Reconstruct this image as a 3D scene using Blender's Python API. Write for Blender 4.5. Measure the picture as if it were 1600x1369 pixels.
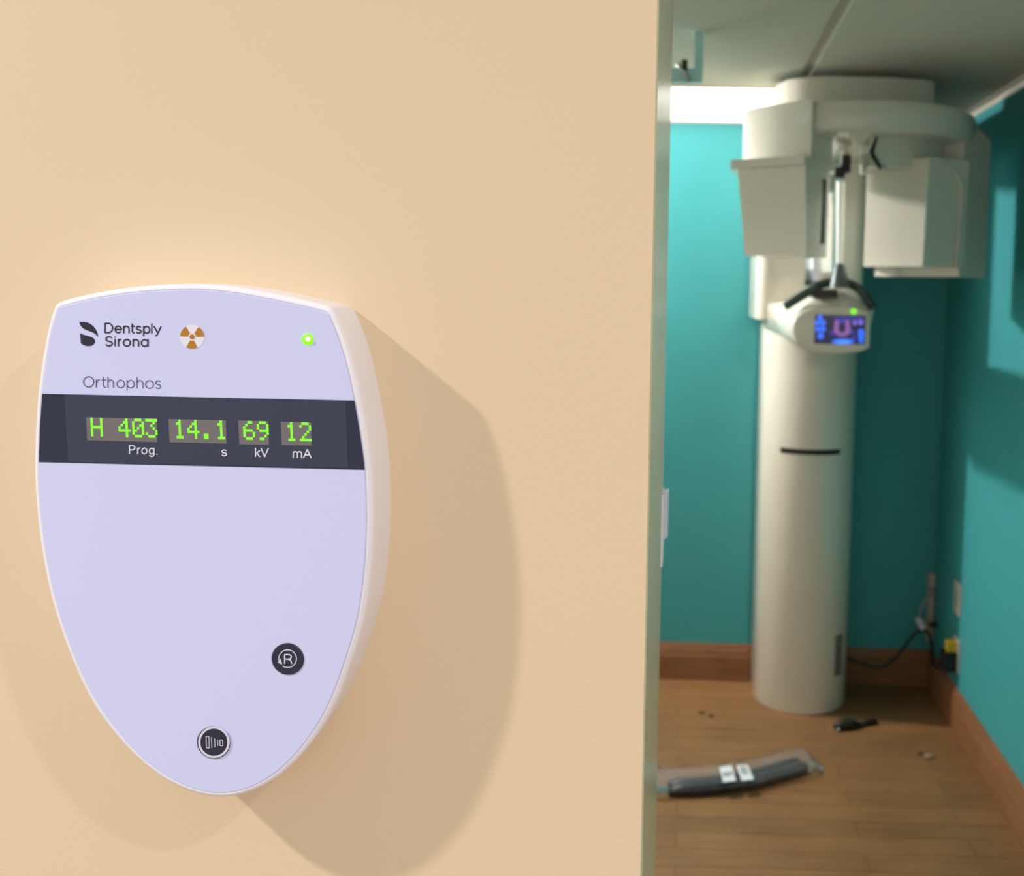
import bpy, bmesh, math, random
from mathutils import Vector, Matrix
from math import sin, cos, pi, radians, sqrt, atan2

for o in list(bpy.data.objects):
    bpy.data.objects.remove(o)
SC = bpy.context.scene
COL = SC.collection
random.seed(4)

# ------------------------------------------------------------------ camera
EYE = 1.709                        # eye height above the floor
FPX, PPX, PPY = 1450.0, 1050.0, 559.6
PITCH, YAW, ROLL = -0.0738, 0.01548, -0.02124
RM = (Matrix.Rotation(YAW, 3, 'Z') @ Matrix.Rotation(PITCH, 3, 'X') @ Matrix.Rotation(ROLL, 3, 'Y'))
cam_d = bpy.data.cameras.new('camera')
cam = bpy.data.objects.new('camera', cam_d)
COL.objects.link(cam)
m4 = Matrix.Identity(4)
rx, fy, uz = RM.col[0], RM.col[1], RM.col[2]
for i in range(3):
    m4[i][0] = rx[i]; m4[i][1] = uz[i]; m4[i][2] = -fy[i]
m4[0][3], m4[1][3], m4[2][3] = 0, 0, EYE
cam.matrix_world = m4
cam_d.sensor_fit = 'HORIZONTAL'
cam_d.sensor_width = 36.0
cam_d.lens = FPX / 1600 * 36
cam_d.shift_x = -(PPX - 800) / 1600
cam_d.shift_y = (PPY - 684.5) / 1600
cam_d.clip_start = 0.02
cam_d.dof.use_dof = True
cam_d.dof.focus_distance = 0.425
cam_d.dof.aperture_fstop = 13.5
SC.camera = cam

# ------------------------------------------------------------------ world, lamps, exposure
w = bpy.data.worlds.new('world'); SC.world = w; w.use_nodes = True
w.node_tree.nodes['Background'].inputs[0].default_value = (1.0, 0.985, 0.98, 1)
w.node_tree.nodes['Background'].inputs[1].default_value = 0.545
SC.view_settings.view_transform = 'Standard'
SC.view_settings.look = 'None'
SC.view_settings.exposure = 0.0
SC.view_settings.gamma = 1.0
SC.view_settings.use_curve_mapping = False

def lamp(name, loc, watts, col, radius, cone=None):
    d = bpy.data.lights.new(name, 'SPOT' if cone else 'POINT')
    d.energy = watts; d.color = col; d.shadow_soft_size = radius
    if cone:
        d.spot_size = radians(cone); d.spot_blend = 1.0      # recessed downlight, shining straight down
    o = bpy.data.objects.new(name, d); COL.objects.link(o); o.location = loc
    return o
lamp('hall_downlight', (-1.80, -0.29, 2.99), 320, (1.0, 0.97, 0.93), 0.035, 150)
lamp('hall_downlight', (1.15, -0.45, 2.90), 62, (1.0, 0.97, 0.93), 0.035, 150)
lamp('hall_fill_added', (1.20, -2.00, 2.35), 95, (1.0, 0.88, 0.72), 0.10)  # added unseen fill, brightens the machine fronts through the doorway
lamp('room_lamp', (-1.00, 3.80, 2.40), 175, (1.0, 0.95, 0.91), 0.05)

# ------------------------------------------------------------------ placing helpers
def ray(x, y):
    return RM @ Vector(((x - PPX) / FPX, 1.0, (PPY - y) / FPX))
def atY(x, y, Y):
    d = ray(x, y) * 1.0; d = d * (Y / d.y); return Vector((d.x, d.y, d.z + EYE))
def atZ(x, y, Z):
    d = ray(x, y); d = d * ((Z - EYE) / d.z); return Vector((d.x, d.y, d.z + EYE))
def atX(x, y, X):
    d = ray(x, y); d = d * (X / d.x); return Vector((d.x, d.y, d.z + EYE))

# ------------------------------------------------------------------ materials
def mat(name, col, rough=0.5, metal=0.0, spec=0.5, emit=None, estr=0.0, bump=None, vary=0.0, coat=0.0):
    m = bpy.data.materials.new(name); m.use_nodes = True
    nt = m.node_tree; b = nt.nodes['Principled BSDF']
    b.inputs['Base Color'].default_value = (*col, 1)
    b.inputs['Roughness'].default_value = rough
    b.inputs['Metallic'].default_value = metal
    b.inputs['Specular IOR Level'].default_value = spec
    b.inputs['Coat Weight'].default_value = coat
    b.inputs['Coat Roughness'].default_value = 0.08
    if emit:
        b.inputs['Emission Color'].default_value = (*emit, 1)
        b.inputs['Emission Strength'].default_value = estr
    tc = nt.nodes.new('ShaderNodeTexCoord')
    if bump:
        n = nt.nodes.new('ShaderNodeTexNoise'); n.inputs['Scale'].default_value = bump[0]
        n.inputs['Detail'].default_value = 3
        nt.links.new(tc.outputs['Object'], n.inputs['Vector'])
        bp = nt.nodes.new('ShaderNodeBump'); bp.inputs['Strength'].default_value = bump[1]
        bp.inputs['Distance'].default_value = bump[2]
        nt.links.new(n.outputs['Fac'], bp.inputs['Height'])
        nt.links.new(bp.outputs['Normal'], b.inputs['Normal'])
    if vary:
        n = nt.nodes.new('ShaderNodeTexNoise'); n.inputs['Scale'].default_value = 6
        n.inputs['Detail'].default_value = 6
        nt.links.new(tc.outputs['Object'], n.inputs['Vector'])
        mx = nt.nodes.new('ShaderNodeMixRGB')
        mx.inputs[1].default_value = (*[c * (1 - vary) for c in col], 1)
        mx.inputs[2].default_value = (*[min(1, c * (1 + vary)) for c in col], 1)
        nt.links.new(n.outputs['Fac'], mx.inputs[0])
        nt.links.new(mx.outputs[0], b.inputs['Base Color'])
    return m

def lin(r, g, b):
    f = lambda c: (c / 255) / 12.92 if c / 255 <= 0.04045 else ((c / 255 + 0.055) / 1.055) ** 2.4
    return (f(r), f(g), f(b))

M = {}
M['cream'] = mat('cream_paint', lin(221, 200, 169), 0.55, spec=0.3, bump=(620, 0.22, 0.0004), vary=0.015)
M['off_white'] = mat('off_white_paint', lin(226, 223, 216), 0.6)
M['teal'] = mat('teal_paint', lin(66, 157, 162), 0.5, spec=0.35, bump=(260, 0.2, 0.001), vary=0.03)
M['jamb'] = mat('sage_paint', lin(184, 189, 160), 0.24, spec=0.5)
M['ceil'] = mat('ceiling_tile', lin(205, 200, 186), 0.85, spec=0.1, bump=(300, 0.2, 0.001))
M['grid'] = mat('grid_metal', lin(190, 186, 176), 0.5)
M['white_plastic'] = mat('machine_white', lin(226, 219, 205), 0.14, spec=0.5, coat=0.3)
M['grey_plastic'] = mat('machine_grey', lin(150, 155, 150), 0.4)
M['dark_green'] = mat('dark_grey_green', lin(46, 66, 62), 0.22)
M['black'] = mat('black_plastic', lin(12, 13, 14), 0.5)
M['housing'] = mat('housing_white', lin(232, 230, 240), 0.32, spec=0.5)
M['face'] = mat('faceplate_cool_cast', lin(203, 208, 246), 0.42, spec=0.4)  # white face with the bluish cast of the lighting in its colour
M['band'] = mat('band_navy', lin(40, 45, 66), 0.4, spec=0.4)
M['band_mid'] = mat('band_window', lin(54, 59, 80), 0.5, spec=0.4, bump=(3000, 0.2, 0.0001))
M['ink'] = mat('ink_navy', lin(32, 32, 48), 0.5)
M['ink_grey'] = mat('ink_grey', lin(66, 66, 92), 0.5)
M['print_white'] = mat('print_white', lin(214, 214, 232), 0.5)
M['button'] = mat('button_navy', lin(38, 40, 60), 0.42)
M['orange'] = mat('trefoil_ochre', lin(176, 122, 34), 0.4)
M['trefoil_white'] = mat('trefoil_white', lin(228, 226, 240), 0.4)
M['lcd'] = mat('readout_glass', lin(112, 108, 110), 0.4)
M['dot'] = mat('green_dot', (0.05, 0.3, 0.01), 0.5, emit=lin(140, 255, 50), estr=0.95)
M['led'] = mat('green_led', (0.1, 0.5, 0.02), 0.4, emit=lin(130, 255, 20), estr=1.1)
M['led_core'] = mat('led_core', (0.6, 0.9, 0.3), 0.4, emit=lin(245, 255, 190), estr=2.2)
M['diffuser'] = mat('light_diffuser', (0.8, 0.8, 0.8), 0.6, emit=(1.0, 0.93, 0.88), estr=2.2)
M['mirror'] = mat('mirror_glass', (0.8, 0.84, 0.85), 0.06, metal=1.0)
M['aqua'] = mat('pale_aqua', lin(186, 230, 232), 0.45)
M['bright_white'] = mat('bright_white', lin(242, 241, 238), 0.25)
M['cone_grey'] = mat('cone_grey', lin(88, 98, 98), 0.4)
M['silver'] = mat('silver_metal', lin(190, 192, 196), 0.3, metal=0.8)
M['steel_white'] = mat('plate_white', lin(214, 214, 226), 0.4)
M['yellow'] = mat('yellow_plastic', lin(206, 168, 40), 0.5)
M['plate'] = mat('ivory_plate', lin(190, 180, 172), 0.45)
M['cable'] = mat('black_cable', lin(24, 28, 30), 0.5)
M['cable_grey'] = mat('grey_cable', lin(140, 150, 152), 0.5)
M['hose'] = mat('dark_hose', lin(28, 35, 43), 0.42, vary=0.2)
M['label'] = mat('paper_label', lin(222, 224, 228), 0.6)
M['crumb'] = mat('crumb_brown', lin(70, 48, 30), 0.8)
M['crumb_pale'] = mat('crumb_pale', lin(150, 128, 110), 0.8)

def wood(name, c1, c2, seam, planks=True):
    m = bpy.data.materials.new(name); m.use_nodes = True
    nt = m.node_tree; b = nt.nodes['Principled BSDF']; L = nt.links.new
    b.inputs['Roughness'].default_value = 0.42
    b.inputs['Specular IOR Level'].default_value = 0.35
    tc = nt.nodes.new('ShaderNodeTexCoord')
    mp = nt.nodes.new('ShaderNodeMapping'); mp.inputs['Scale'].default_value = (1.6, 26, 26)
    L(tc.outputs['Object'], mp.inputs['Vector'])
    n = nt.nodes.new('ShaderNodeTexNoise'); n.inputs['Scale'].default_value = 2.2
    n.inputs['Detail'].default_value = 8; n.inputs['Roughness'].default_value = 0.65
    L(mp.outputs[0], n.inputs['Vector'])
    n2 = nt.nodes.new('ShaderNodeTexNoise'); n2.inputs['Scale'].default_value = 5
    n2.inputs['Detail'].default_value = 4
    L(tc.outputs['Object'], n2.inputs['Vector'])
    ad = nt.nodes.new('ShaderNodeMath'); ad.operation = 'MULTIPLY_ADD'
    L(n2.outputs['Fac'], ad.inputs[0]); ad.inputs[1].default_value = 0.5
    L(n.outputs['Fac'], ad.inputs[2])
    rp = nt.nodes.new('ShaderNodeValToRGB')
    rp.color_ramp.elements[0].position = 0.45; rp.color_ramp.elements[0].color = (*c1, 1)
    rp.color_ramp.elements[1].position = 1.0; rp.color_ramp.elements[1].color = (*c2, 1)
    L(ad.outputs[0], rp.inputs[0])
    out = rp.outputs[0]
    if planks:
        br = nt.nodes.new('ShaderNodeTexBrick')
        br.inputs['Color1'].default_value = (0.86, 0.86, 0.86, 1)
        br.inputs['Color2'].default_value = (1.08, 1.05, 1.0, 1)
        br.inputs['Mortar'].default_value = (*seam, 1)
        br.inputs['Scale'].default_value = 1.0
        br.inputs['Mortar Size'].default_value = 0.0022
        br.inputs['Mortar Smooth'].default_value = 0.4
        br.inputs['Brick Width'].default_value = 0.92
        br.inputs['Row Height'].default_value = 0.088
        br.offset = 0.37
        L(tc.outputs['Object'], br.inputs['Vector'])
        mu = nt.nodes.new('ShaderNodeMixRGB'); mu.blend_type = 'MULTIPLY'; mu.inputs[0].default_value = 1
        L(out, mu.inputs[1]); L(br.outputs['Color'], mu.inputs[2]); out = mu.outputs[0]
    L(out, b.inputs['Base Color'])
    return m
M['floor'] = wood('plank_floor', lin(112, 78, 50), lin(148, 108, 70), (0.55, 0.5, 0.45))
M['base'] = wood('baseboard_wood', lin(120, 78, 51), lin(152, 104, 71), (0, 0, 0), planks=False)

def film_mat():
    m = bpy.data.materials.new('clear_film'); m.use_nodes = True
    nt = m.node_tree; nt.nodes.clear(); L = nt.links.new
    o = nt.nodes.new('ShaderNodeOutputMaterial')
    t = nt.nodes.new('ShaderNodeBsdfTransparent'); t.inputs[0].default_value = (0.95, 0.95, 0.96, 1)
    g = nt.nodes.new('ShaderNodeBsdfGlossy'); g.inputs['Roughness'].default_value = 0.25
    d = nt.nodes.new('ShaderNodeBsdfDiffuse'); d.inputs[0].default_value = (0.74, 0.71, 0.69, 1)
    lw = nt.nodes.new('ShaderNodeLayerWeight'); lw.inputs[0].default_value = 0.12
    a = nt.nodes.new('ShaderNodeMixShader'); a.inputs[0].default_value = 0.10
    L(t.outputs[0], a.inputs[1]); L(d.outputs[0], a.inputs[2])
    c = nt.nodes.new('ShaderNodeMixShader')
    L(lw.outputs['Fresnel'], c.inputs[0]); L(a.outputs[0], c.inputs[1]); L(g.outputs[0], c.inputs[2])
    L(c.outputs[0], o.inputs[0])
    return m
M['film'] = film_mat()

# ------------------------------------------------------------------ mesh helpers
def obj(name, bm, m, parent=None, smooth=False, auto=None):
    bmesh.ops.recalc_face_normals(bm, faces=bm.faces)
    me = bpy.data.meshes.new(name); bm.to_mesh(me); bm.free()
    me.materials.append(M[m] if isinstance(m, str) else m)
    if smooth:
        for p in me.polygons: p.use_smooth = True
        if auto:
            try: me.set_sharp_from_angle(angle=radians(auto))
            except Exception: pass
    o = bpy.data.objects.new(name, me); COL.objects.link(o)
    if parent is not None:
        o.parent = parent
        loc = Vector(parent.location)
        o.matrix_parent_inverse = Matrix.Translation(-loc)
    return o
def thing(name, label, cat, loc=(0, 0, 0), group=None):
    o = bpy.data.objects.new(name, None); COL.objects.link(o)
    o.empty_display_size = 0.05
    o.location = loc; o['label'] = label; o['category'] = cat
    if group: o['group'] = group
    return o
def tag(o, label, cat, group=None):
    o['label'] = label; o['category'] = cat
    if group: o['group'] = group
    return o
def struct(name, bm, m, label, cat, **k):
    o = obj(name, bm, m, **k); o['kind'] = 'structure'; o['label'] = label; o['category'] = cat
    return o

def box(bm, x0, x1, y0, y1, z0, z1):
    v = [bm.verts.new((x, y, z)) for z in (z0, z1) for y in (y0, y1) for x in (x0, x1)]
    for f in ((0, 1, 3, 2), (4, 6, 7, 5), (0, 4, 5, 1), (2, 3, 7, 6), (0, 2, 6, 4), (1, 5, 7, 3)):
        bm.faces.new([v[i] for i in f])
    return v
def bevel(bm, w_, seg=3, ang=30):
    es = [e for e in bm.edges if len(e.link_faces) == 2 and e.calc_face_angle() > radians(ang)]
    bmesh.ops.bevel(bm, geom=es, offset=w_, segments=seg, affect='EDGES', profile=0.5, clamp_overlap=True)
def prism(bm, pts, z0, z1, top=None):
    n = len(pts); top = top or pts
    a = [bm.verts.new((p[0], p[1], z0)) for p in pts]
    b = [bm.verts.new((p[0], p[1], z1)) for p in top]
    bm.faces.new(a[::-1]); bm.faces.new(b)
    for i in range(n):
        j = (i + 1) % n; bm.faces.new((a[i], a[j], b[j], b[i]))
def loft(bm, rings, caps=True, closed=True):
    R = [[bm.verts.new(p) for p in r] for r in rings]
    n = len(R[0])
    for a, b in zip(R, R[1:]):
        for i in range(n if closed else n - 1):
            j = (i + 1) % n
            bm.faces.new((a[i], a[j], b[j], b[i]))
    if caps:
        bm.faces.new(R[0][::-1]); bm.faces.new(R[-1])
    return R
def tube(bm, pts, rad, seg=12):
    pts = [Vector(p) for p in pts]
    rr = rad if isinstance(rad, (list, tuple)) else [rad] * len(pts)
    rings = []; n0 = None
    for i, p in enumerate(pts):
        t = (pts[min(i + 1, len(pts) - 1)] - pts[max(i - 1, 0)]).normalized()
        if n0 is None:
            n0 = t.orthogonal().normalized()
        n0 = (n0 - t * n0.dot(t)).normalized(); b = t.cross(n0)
        rings.append([p + (n0 * cos(2 * pi * k / seg) + b * sin(2 * pi * k / seg)) * rr[i] for k in range(seg)])
    loft(bm, rings)
def smooth_path(pts, n=8):
    P = [Vector(p) for p in pts]; P = [2 * P[0] - P[1]] + P + [2 * P[-1] - P[-2]]
    out = []
    for i in range(1, len(P) - 2):
        for k in range(n):
            t = k / n; a, b, c, d = P[i - 1:i + 3]
            out.append(0.5 * ((2 * b) + (c - a) * t + (2 * a - 5 * b + 4 * c - d) * t * t + (3 * b - a - 3 * c + d) * t ** 3))
    out.append(P[-2]); return out
def lathe(bm, prof, cx, cy, seg=48, sx=1, sy=1):
    loft(bm, [[(cx + r * cos(2 * pi * k / seg) * sx, cy + r * sin(2 * pi * k / seg) * sy, z) for k in range(seg)] for r, z in prof])
def hull(bm, pts):
    vs = [bm.verts.new(p) for p in pts]
    r = bmesh.ops.convex_hull(bm, input=vs)
    bmesh.ops.delete(bm, geom=[v for v in bm.verts if not v.link_faces], context='VERTS')

# ================================================================== THE SETTING
H = 2.43; D = 3.98; XR = 1.10; XL = -1.75; WY0, WY1 = 0.45, 0.75; XO = -0.0175
bm = bmesh.new(); box(bm, -3.0, 3.0, -2.2, D + 0.1, -0.05, 0.0)
struct('floor', bm, 'floor', 'narrow brown wood plank floor', 'floor')
bm = bmesh.new(); box(bm, -3.0, XO, WY0, WY1 - 0.012, 0, 3.15); bevel(bm, 0.0012, 2)
struct('wall_front', bm, 'cream', 'cream painted hallway wall beside the open doorway', 'wall')
bm = bmesh.new(); box(bm, 0.93, 3.0, WY0, WY1 - 0.012, 0, 3.15); box(bm, XO, 0.93, WY0, WY1 - 0.012, 2.12, 3.15)
struct('wall_header', bm, 'cream', 'cream wall above and right of the doorway', 'wall')
# reveal lining of the doorway, sage green
bm = bmesh.new()
box(bm, XO - 0.02, XO + 0.0008, WY0 + 0.004, WY1, 0, 2.12); bevel(bm, 0.0006, 2)
struct('trim_1', bm, 'jamb', 'sage green painted door jamb at the end of the cream wall', 'door jamb')
bm = bmesh.new(); box(bm, XL - 0.1, XR + 0.1, D, D + 0.1, 0, H + 0.1)
struct('wall_back', bm, 'teal', 'teal wall behind the X-ray column', 'wall')
bm = bmesh.new(); box(bm, XR, XR + 0.1, WY1, D, 0, H + 0.1)
struct('wall_right', bm, 'teal', 'teal wall on the right with the outlets', 'wall')
bm = bmesh.new(); box(bm, XL - 0.1, XL, WY1, D, 0, H + 0.1)
struct('wall_left', bm, 'off_white', 'off-white wall of the room hidden by the cream wall', 'wall')
bm = bmesh.new(); box(bm, XL - 0.1, XO - 0.02, WY1 - 0.012, WY1, 0, H + 0.1); box(bm, 0.95, XR + 0.1, WY1 - 0.012, WY1, 0, H + 0.1); box(bm, XO - 0.02, 0.95, WY1 - 0.012, WY1, 2.12, H + 0.1)
struct('wall_inner', bm, 'off_white', 'off-white inner face of the doorway wall', 'wall')
# ceiling: tiles with an open reveal along the runner
bm = bmesh.new()
xs = [XL - 0.1, -0.845, 0.376, XR + 0.1]; ys = [WY1, 1.46, 2.089, 2.718, 3.347, D]
g = 0.017; gy = 0.0015
for i in range(3):
    for j in range(5):
        box(bm, xs[i] + (g if i else 0), xs[i + 1] - (g if i < 2 else 0), ys[j] + gy, ys[j + 1] - gy, H, H + 0.02)
box(bm, XL - 0.1, XR + 0.1, WY1 - 0.02, D + 0.1, H + 0.012, H + 0.06)
struct('ceiling', bm, 'ceil', 'pale suspended ceiling of large tiles', 'ceiling')
bm = bmesh.new(); box(bm, XR - 0.022, XR, WY1, D, H - 0.004, H); box(bm, XR - 0.003, XR, WY1, D, H - 0.026, H - 0.004)
struct('trim_2', bm, 'ceil', 'pale wall angle where the ceiling meets the right wall', 'ceiling trim')
bm = bmesh.new(); box(bm, XL, XR - 0.022, D - 0.003, D, H - 0.02, H - 0.001)
struct('trim_3', bm, 'grid', 'pale wall angle where the ceiling meets the back wall', 'ceiling trim')
# baseboards with a moulded top
def base_profile(t):
    return [(0, 0), (t, 0), (t, 0.105), (t * 0.85, 0.112), (t * 0.85, 0.118), (t * 0.7, 0.135), (t * 0.45, 0.150), (t * 0.3, 0.162), (0, 0.162)]
pr = base_profile(0.017)
bm = bmesh.new(); loft(bm, [[(x, D - a, z) for a, z in pr] for x in (XL, XR)])
struct('baseboard_back', bm, 'base', 'stained wood baseboard along the back wall', 'baseboard')
m_b2 = wood('baseboard_wood_along', lin(120, 78, 51), lin(152, 104, 71), (0, 0, 0), planks=False)
for n_ in m_b2.node_tree.nodes:
    if n_.bl_idname == 'ShaderNodeMapping': n_.inputs['Scale'].default_value = (26, 1.6, 26)
bm = bmesh.new()
for y0, y1 in ((WY1, 3.037), (3.039, D - 0.017)):
    loft(bm, [[(XR - a, y, z) for a, z in pr] for y in (y0, y1)])
struct('baseboard_right', bm, m_b2, 'stained wood baseboard along the right wall', 'baseboard')

# ================================================================== WALL CONTROL PANEL
YF = 0.4215
def face(x, y, lift=0.0):
    return atY(x, y, YF - lift)
OUT_SIDE = [(513, 487.5), (521, 505), (533, 535), (546, 580), (556, 628.5), (564, 675), (570.5, 722), (573, 758), (574, 795), (574, 824),
            (573, 853), (570.5, 890), (567, 920), (562, 957), (553.5, 992), (543, 1024), (531, 1060), (519, 1091), (502, 1126), (478, 1161),
            (451, 1192.5), (420, 1218), (388, 1233), (364, 1239.5), (340, 1241), (318, 1238), (292, 1230.5), (265, 1218), (238, 1199.5),
            (211, 1176), (184, 1146), (162, 1117), (145.5, 1091), (129, 1058), (116.5, 1027), (102, 991), (87.5, 943.6), (78.3, 905),
            (71, 867), (65.6, 828.5), (62, 794), (59.2, 755), (58.6, 722), (60.5, 665), (64, 615), (70, 570), (77.3, 526.8), (84, 500), (91, 479.6)]
OUT_TOP = [(91, 479.6), (114.5, 472.7), (164, 462), (226, 454), (288, 451), (330, 452), (379.7, 458.5), (429, 467.7), (479, 478.4), (513, 487.5)]
side = [(p.x, p.z) for p in (face(*q) for q in OUT_SIDE)]
topc = [(p.x, p.z) for p in (face(*q) for q in OUT_TOP)]
def smooth2(pts, n, it=3):
    P = smooth_path([(a, 0, b) for a, b in pts], n); P = [Vector((p.x, p.z)) for p in P]
    for _ in range(it):
        P = [P[0]] + [(P[i - 1] + 2 * P[i] + P[i + 1]) / 4 for i in range(1, len(P) - 1)] + [P[-1]]
    return P
S = smooth2(side, 5, 12); T = smooth2(topc, 8, 12)
outline = S[:-1] + T[:-1]
# round the two top corners a little
def round_loop(P, it):
    n = len(P)
    for _ in range(it):
        P = [(P[i - 1] + 2 * P[i] + P[(i + 1) % n]) / 4 for i in range(n)]
    return P
outline = round_loop(outline, 2)
def offset(P, d):
    n = len(P); out = []
    for i in range(n):
        t = (P[(i + 1) % n] - P[i - 1]).normalized()
        out.append(P[i] + Vector((t.y, -t.x)) * d)
    return out
area = sum(outline[i - 1].x * outline[i].y - outline[i].x * outline[i - 1].y for i in range(len(outline)))
SG = 1 if area > 0 else -1
panel = thing('control_panel', 'white shield-shaped wall control panel with green digits, mounted on cream wall', 'control panel', (-0.22, WY0, 1.46))
bm = bmesh.new()
prof = [(-0.0004, 0.0004), (0.0, 0.0), (0.0008, 0.0001), (0.0015, 0.0005), (0.0020, 0.0012), (0.00225, 0.0022), (0.0023, 0.006), (0.0023, 0.025), (0.0018, WY0 - YF)]
rings = []
for o_, d_ in prof:
    rings.append([(p.x, YF + d_, p.y) for p in offset(outline, o_ * SG)])
loft(bm, rings)
obj('housing', bm, 'housing', panel, smooth=True, auto=50)
bm = bmesh.new()
fo = offset(outline, -0.0005 * SG)
loft(bm, [[(p.x, YF + 0.0006, p.y) for p in fo], [(p.x, YF - 0.0001, p.y) for p in fo], [(p.x, YF - 0.0002, p.y) for p in offset(outline, -0.0008 * SG)]])
obj('faceplate', bm, 'face', panel)

LIFT = 0.0003
def flat(bm, pts, lift, thick=0.0001):
    a = [bm.verts.new(face(x, y, lift)) for x, y in pts]
    c = [bm.verts.new(v.co + Vector((0, thick, 0))) for v in a]
    bm.faces.new(a); bm.faces.new(c[::-1])
    for i in range(len(a)):
        j = (i + 1) % len(a); bm.faces.new((a[i], c[i], c[j], a[j]))
def disc_pts(cx, cy, r, n=40, a0=0, a1=2 * pi):
    return [(cx + r * cos(a0 + (a1 - a0) * k / n), cy + r * sin(a0 + (a1 - a0) * k / n)) for k in range(n if abs(a1 - a0 - 2 * pi) < 1e-6 else n + 1)]
def ring_flat(bm, cx, cy, r0, r1, lift, n=48, a0=0, a1=2 * pi):
    full = abs(a1 - a0 - 2 * pi) < 1e-6
    A = [bm.verts.new(face(x, y, lift)) for x, y in disc_pts(cx, cy, r0, n, a0, a1)]
    B = [bm.verts.new(face(x, y, lift)) for x, y in disc_pts(cx, cy, r1, n, a0, a1)]
    for i in range(len(A) if full else len(A) - 1):
        j = (i + 1) % len(A); bm.faces.new((A[i], A[j], B[j], B[i]))
PEN = 0
def stroke(bm, pts, wdt, lift):
    """a pen stroke of even width with round ends"""
    global PEN
    for (x0, y0), (x1, y1) in zip(pts, pts[1:]):
        l = math.hypot(x1 - x0, y1 - y0)
        if l < 1e-6: continue
        PEN += 1
        nx, ny = -(y1 - y0) / l * wdt / 2, (x1 - x0) / l * wdt / 2
        bm.faces.new([bm.verts.new(face(*q, lift + (PEN % 90) * 1e-6)) for q in ((x0 + nx, y0 + ny), (x1 + nx, y1 + ny), (x1 - nx, y1 - ny), (x0 - nx, y0 - ny))])
    for x, y in pts:
        PEN += 1
        bm.faces.new([bm.verts.new(face(*q, lift + (PEN % 90) * 1e-6)) for q in disc_pts(x, y, wdt / 2, 10)])

# dark band; its ends follow the edge of the faceplate
def outline_x(yq, left):
    pts = [q for q in OUT_SIDE if (q[0] < 320) == left]
    pts.sort(key=lambda q: q[1])
    for a, b in zip(pts, pts[1:]):
        if a[1] <= yq <= b[1]:
            return a[0] + (b[0] - a[0]) * (yq - a[1]) / (b[1] - a[1])
bm = bmesh.new()
def band_pts(l0, l1, ends=True):
    n = 8; L_ = []; R_ = []
    for k in range(n + 1):
        y = 615.3 + (722.4 - 615.3) * k / n; L_.append((outline_x(y, True) + 1.8, y))
        y = 626.2 + (734.4 - 626.2) * k / n; R_.append((outline_x(y, False) - 1.8, y))
    return L_ + R_[::-1]
flat(bm, band_pts(0, 0), LIFT)
band = obj('display_band', bm, 'band', panel)
bm = bmesh.new(); flat(bm, [(100.5, 617.0), (540.5, 626.6), (544, 731.6), (106.5, 722.0)], LIFT + 0.0001)
obj('display_window', bm, 'band_mid', band)
WIN = [[(134.3, 652.3), (244.7, 654.3), (245.6, 691.2), (136.3, 688.0)], [(263.0, 655.0), (352.8, 657.0), (354.0, 693.4), (265.2, 691.3)],
       [(372.2, 657.2), (419.0, 658.2), (420.3, 695.2), (374.0, 694.4)], [(438.8, 659.0), (486.0, 660.2), (486.8, 696.4), (440.2, 695.4)]]
for q in WIN:
    bm = bmesh.new(); flat(bm, q, LIFT + 0.0002); obj('readout', bm, 'lcd', band)
GL = {'H': '10001 10001 10001 11111 10001 10001 10001', '4': '00010 00110 01010 10010 11111 00010 00010',
      '0': '01110 10001 10011 10101 11001 10001 01110', '3': '11111 00010 00100 00010 00001 10001 01110',
      '1': '00100 01100 00100 00100 00100 00100 01110', '.': '00000 00000 00000 00000 00000 01100 01100',
      '6': '00110 01000 10000 11110 10001 10001 01110', '9': '01110 10001 10001 01111 00001 00010 01100',
      '2': '01110 10001 00001 00010 00100 01000 11111'}
for ch, x0, y0 in (('H', 141.2, 652.8), ('4', 184.4, 653.8), ('0', 206.0, 654.3), ('3', 226.8, 654.7),
                   ('1', 271.0, 655.8), ('4', 292.2, 656.2), ('.', 313.6, 656.8), ('1', 335.8, 657.2),
                   ('6', 379.3, 658.0), ('9', 400.8, 658.4), ('1', 445.6, 659.8), ('2', 467.4, 660.2)):
    bm = bmesh.new()
    for r, row in enumerate(GL[ch].split()):
        for c, v in enumerate(row):
            if v == '1':
                x = x0 + c * 3.72 + r * 0.20; y = y0 + r * 4.22 + c * 0.08
                flat(bm, [(x, y), (x + 3.35, y + 0.07), (x + 3.5, y + 3.95), (x + 0.15, y + 3.85)], LIFT + 0.0003)
    obj('digit' if ch not in 'H.' else ('letter' if ch == 'H' else 'decimal_point'), bm, 'dot', band)

# brand mark (two leaf shapes), then the lettering drawn with an even pen
Z1 = 1600 / 230.0
def z1(x, y): return (110 + x / Z1, 490 + y / Z1)
def smooth_poly(pts, n=6):
    P = smooth_path([(a, 0, b) for a, b in pts], n); return [(p.x, p.z) for p in P]
up = smooth_poly([(97, 92), (150, 91), (200, 104), (248, 138), (280, 182), (296, 225), (299, 254)]) + smooth_poly([(299, 254), (280, 232), (240, 205), (190, 186), (145, 166), (118, 140), (103, 118), (97, 92)])[1:-1]
lo = smooth_poly([(105, 216), (150, 232), (200, 246), (240, 260), (262, 284), (267, 306), (256, 330), (230, 348), (190, 354), (150, 346), (113, 325)])
bm = bmesh.new()
for P in (up, lo):
    flat(bm, [z1(*p) for p in P], LIFT)
obj('brand_mark', bm, 'ink', panel)

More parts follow.
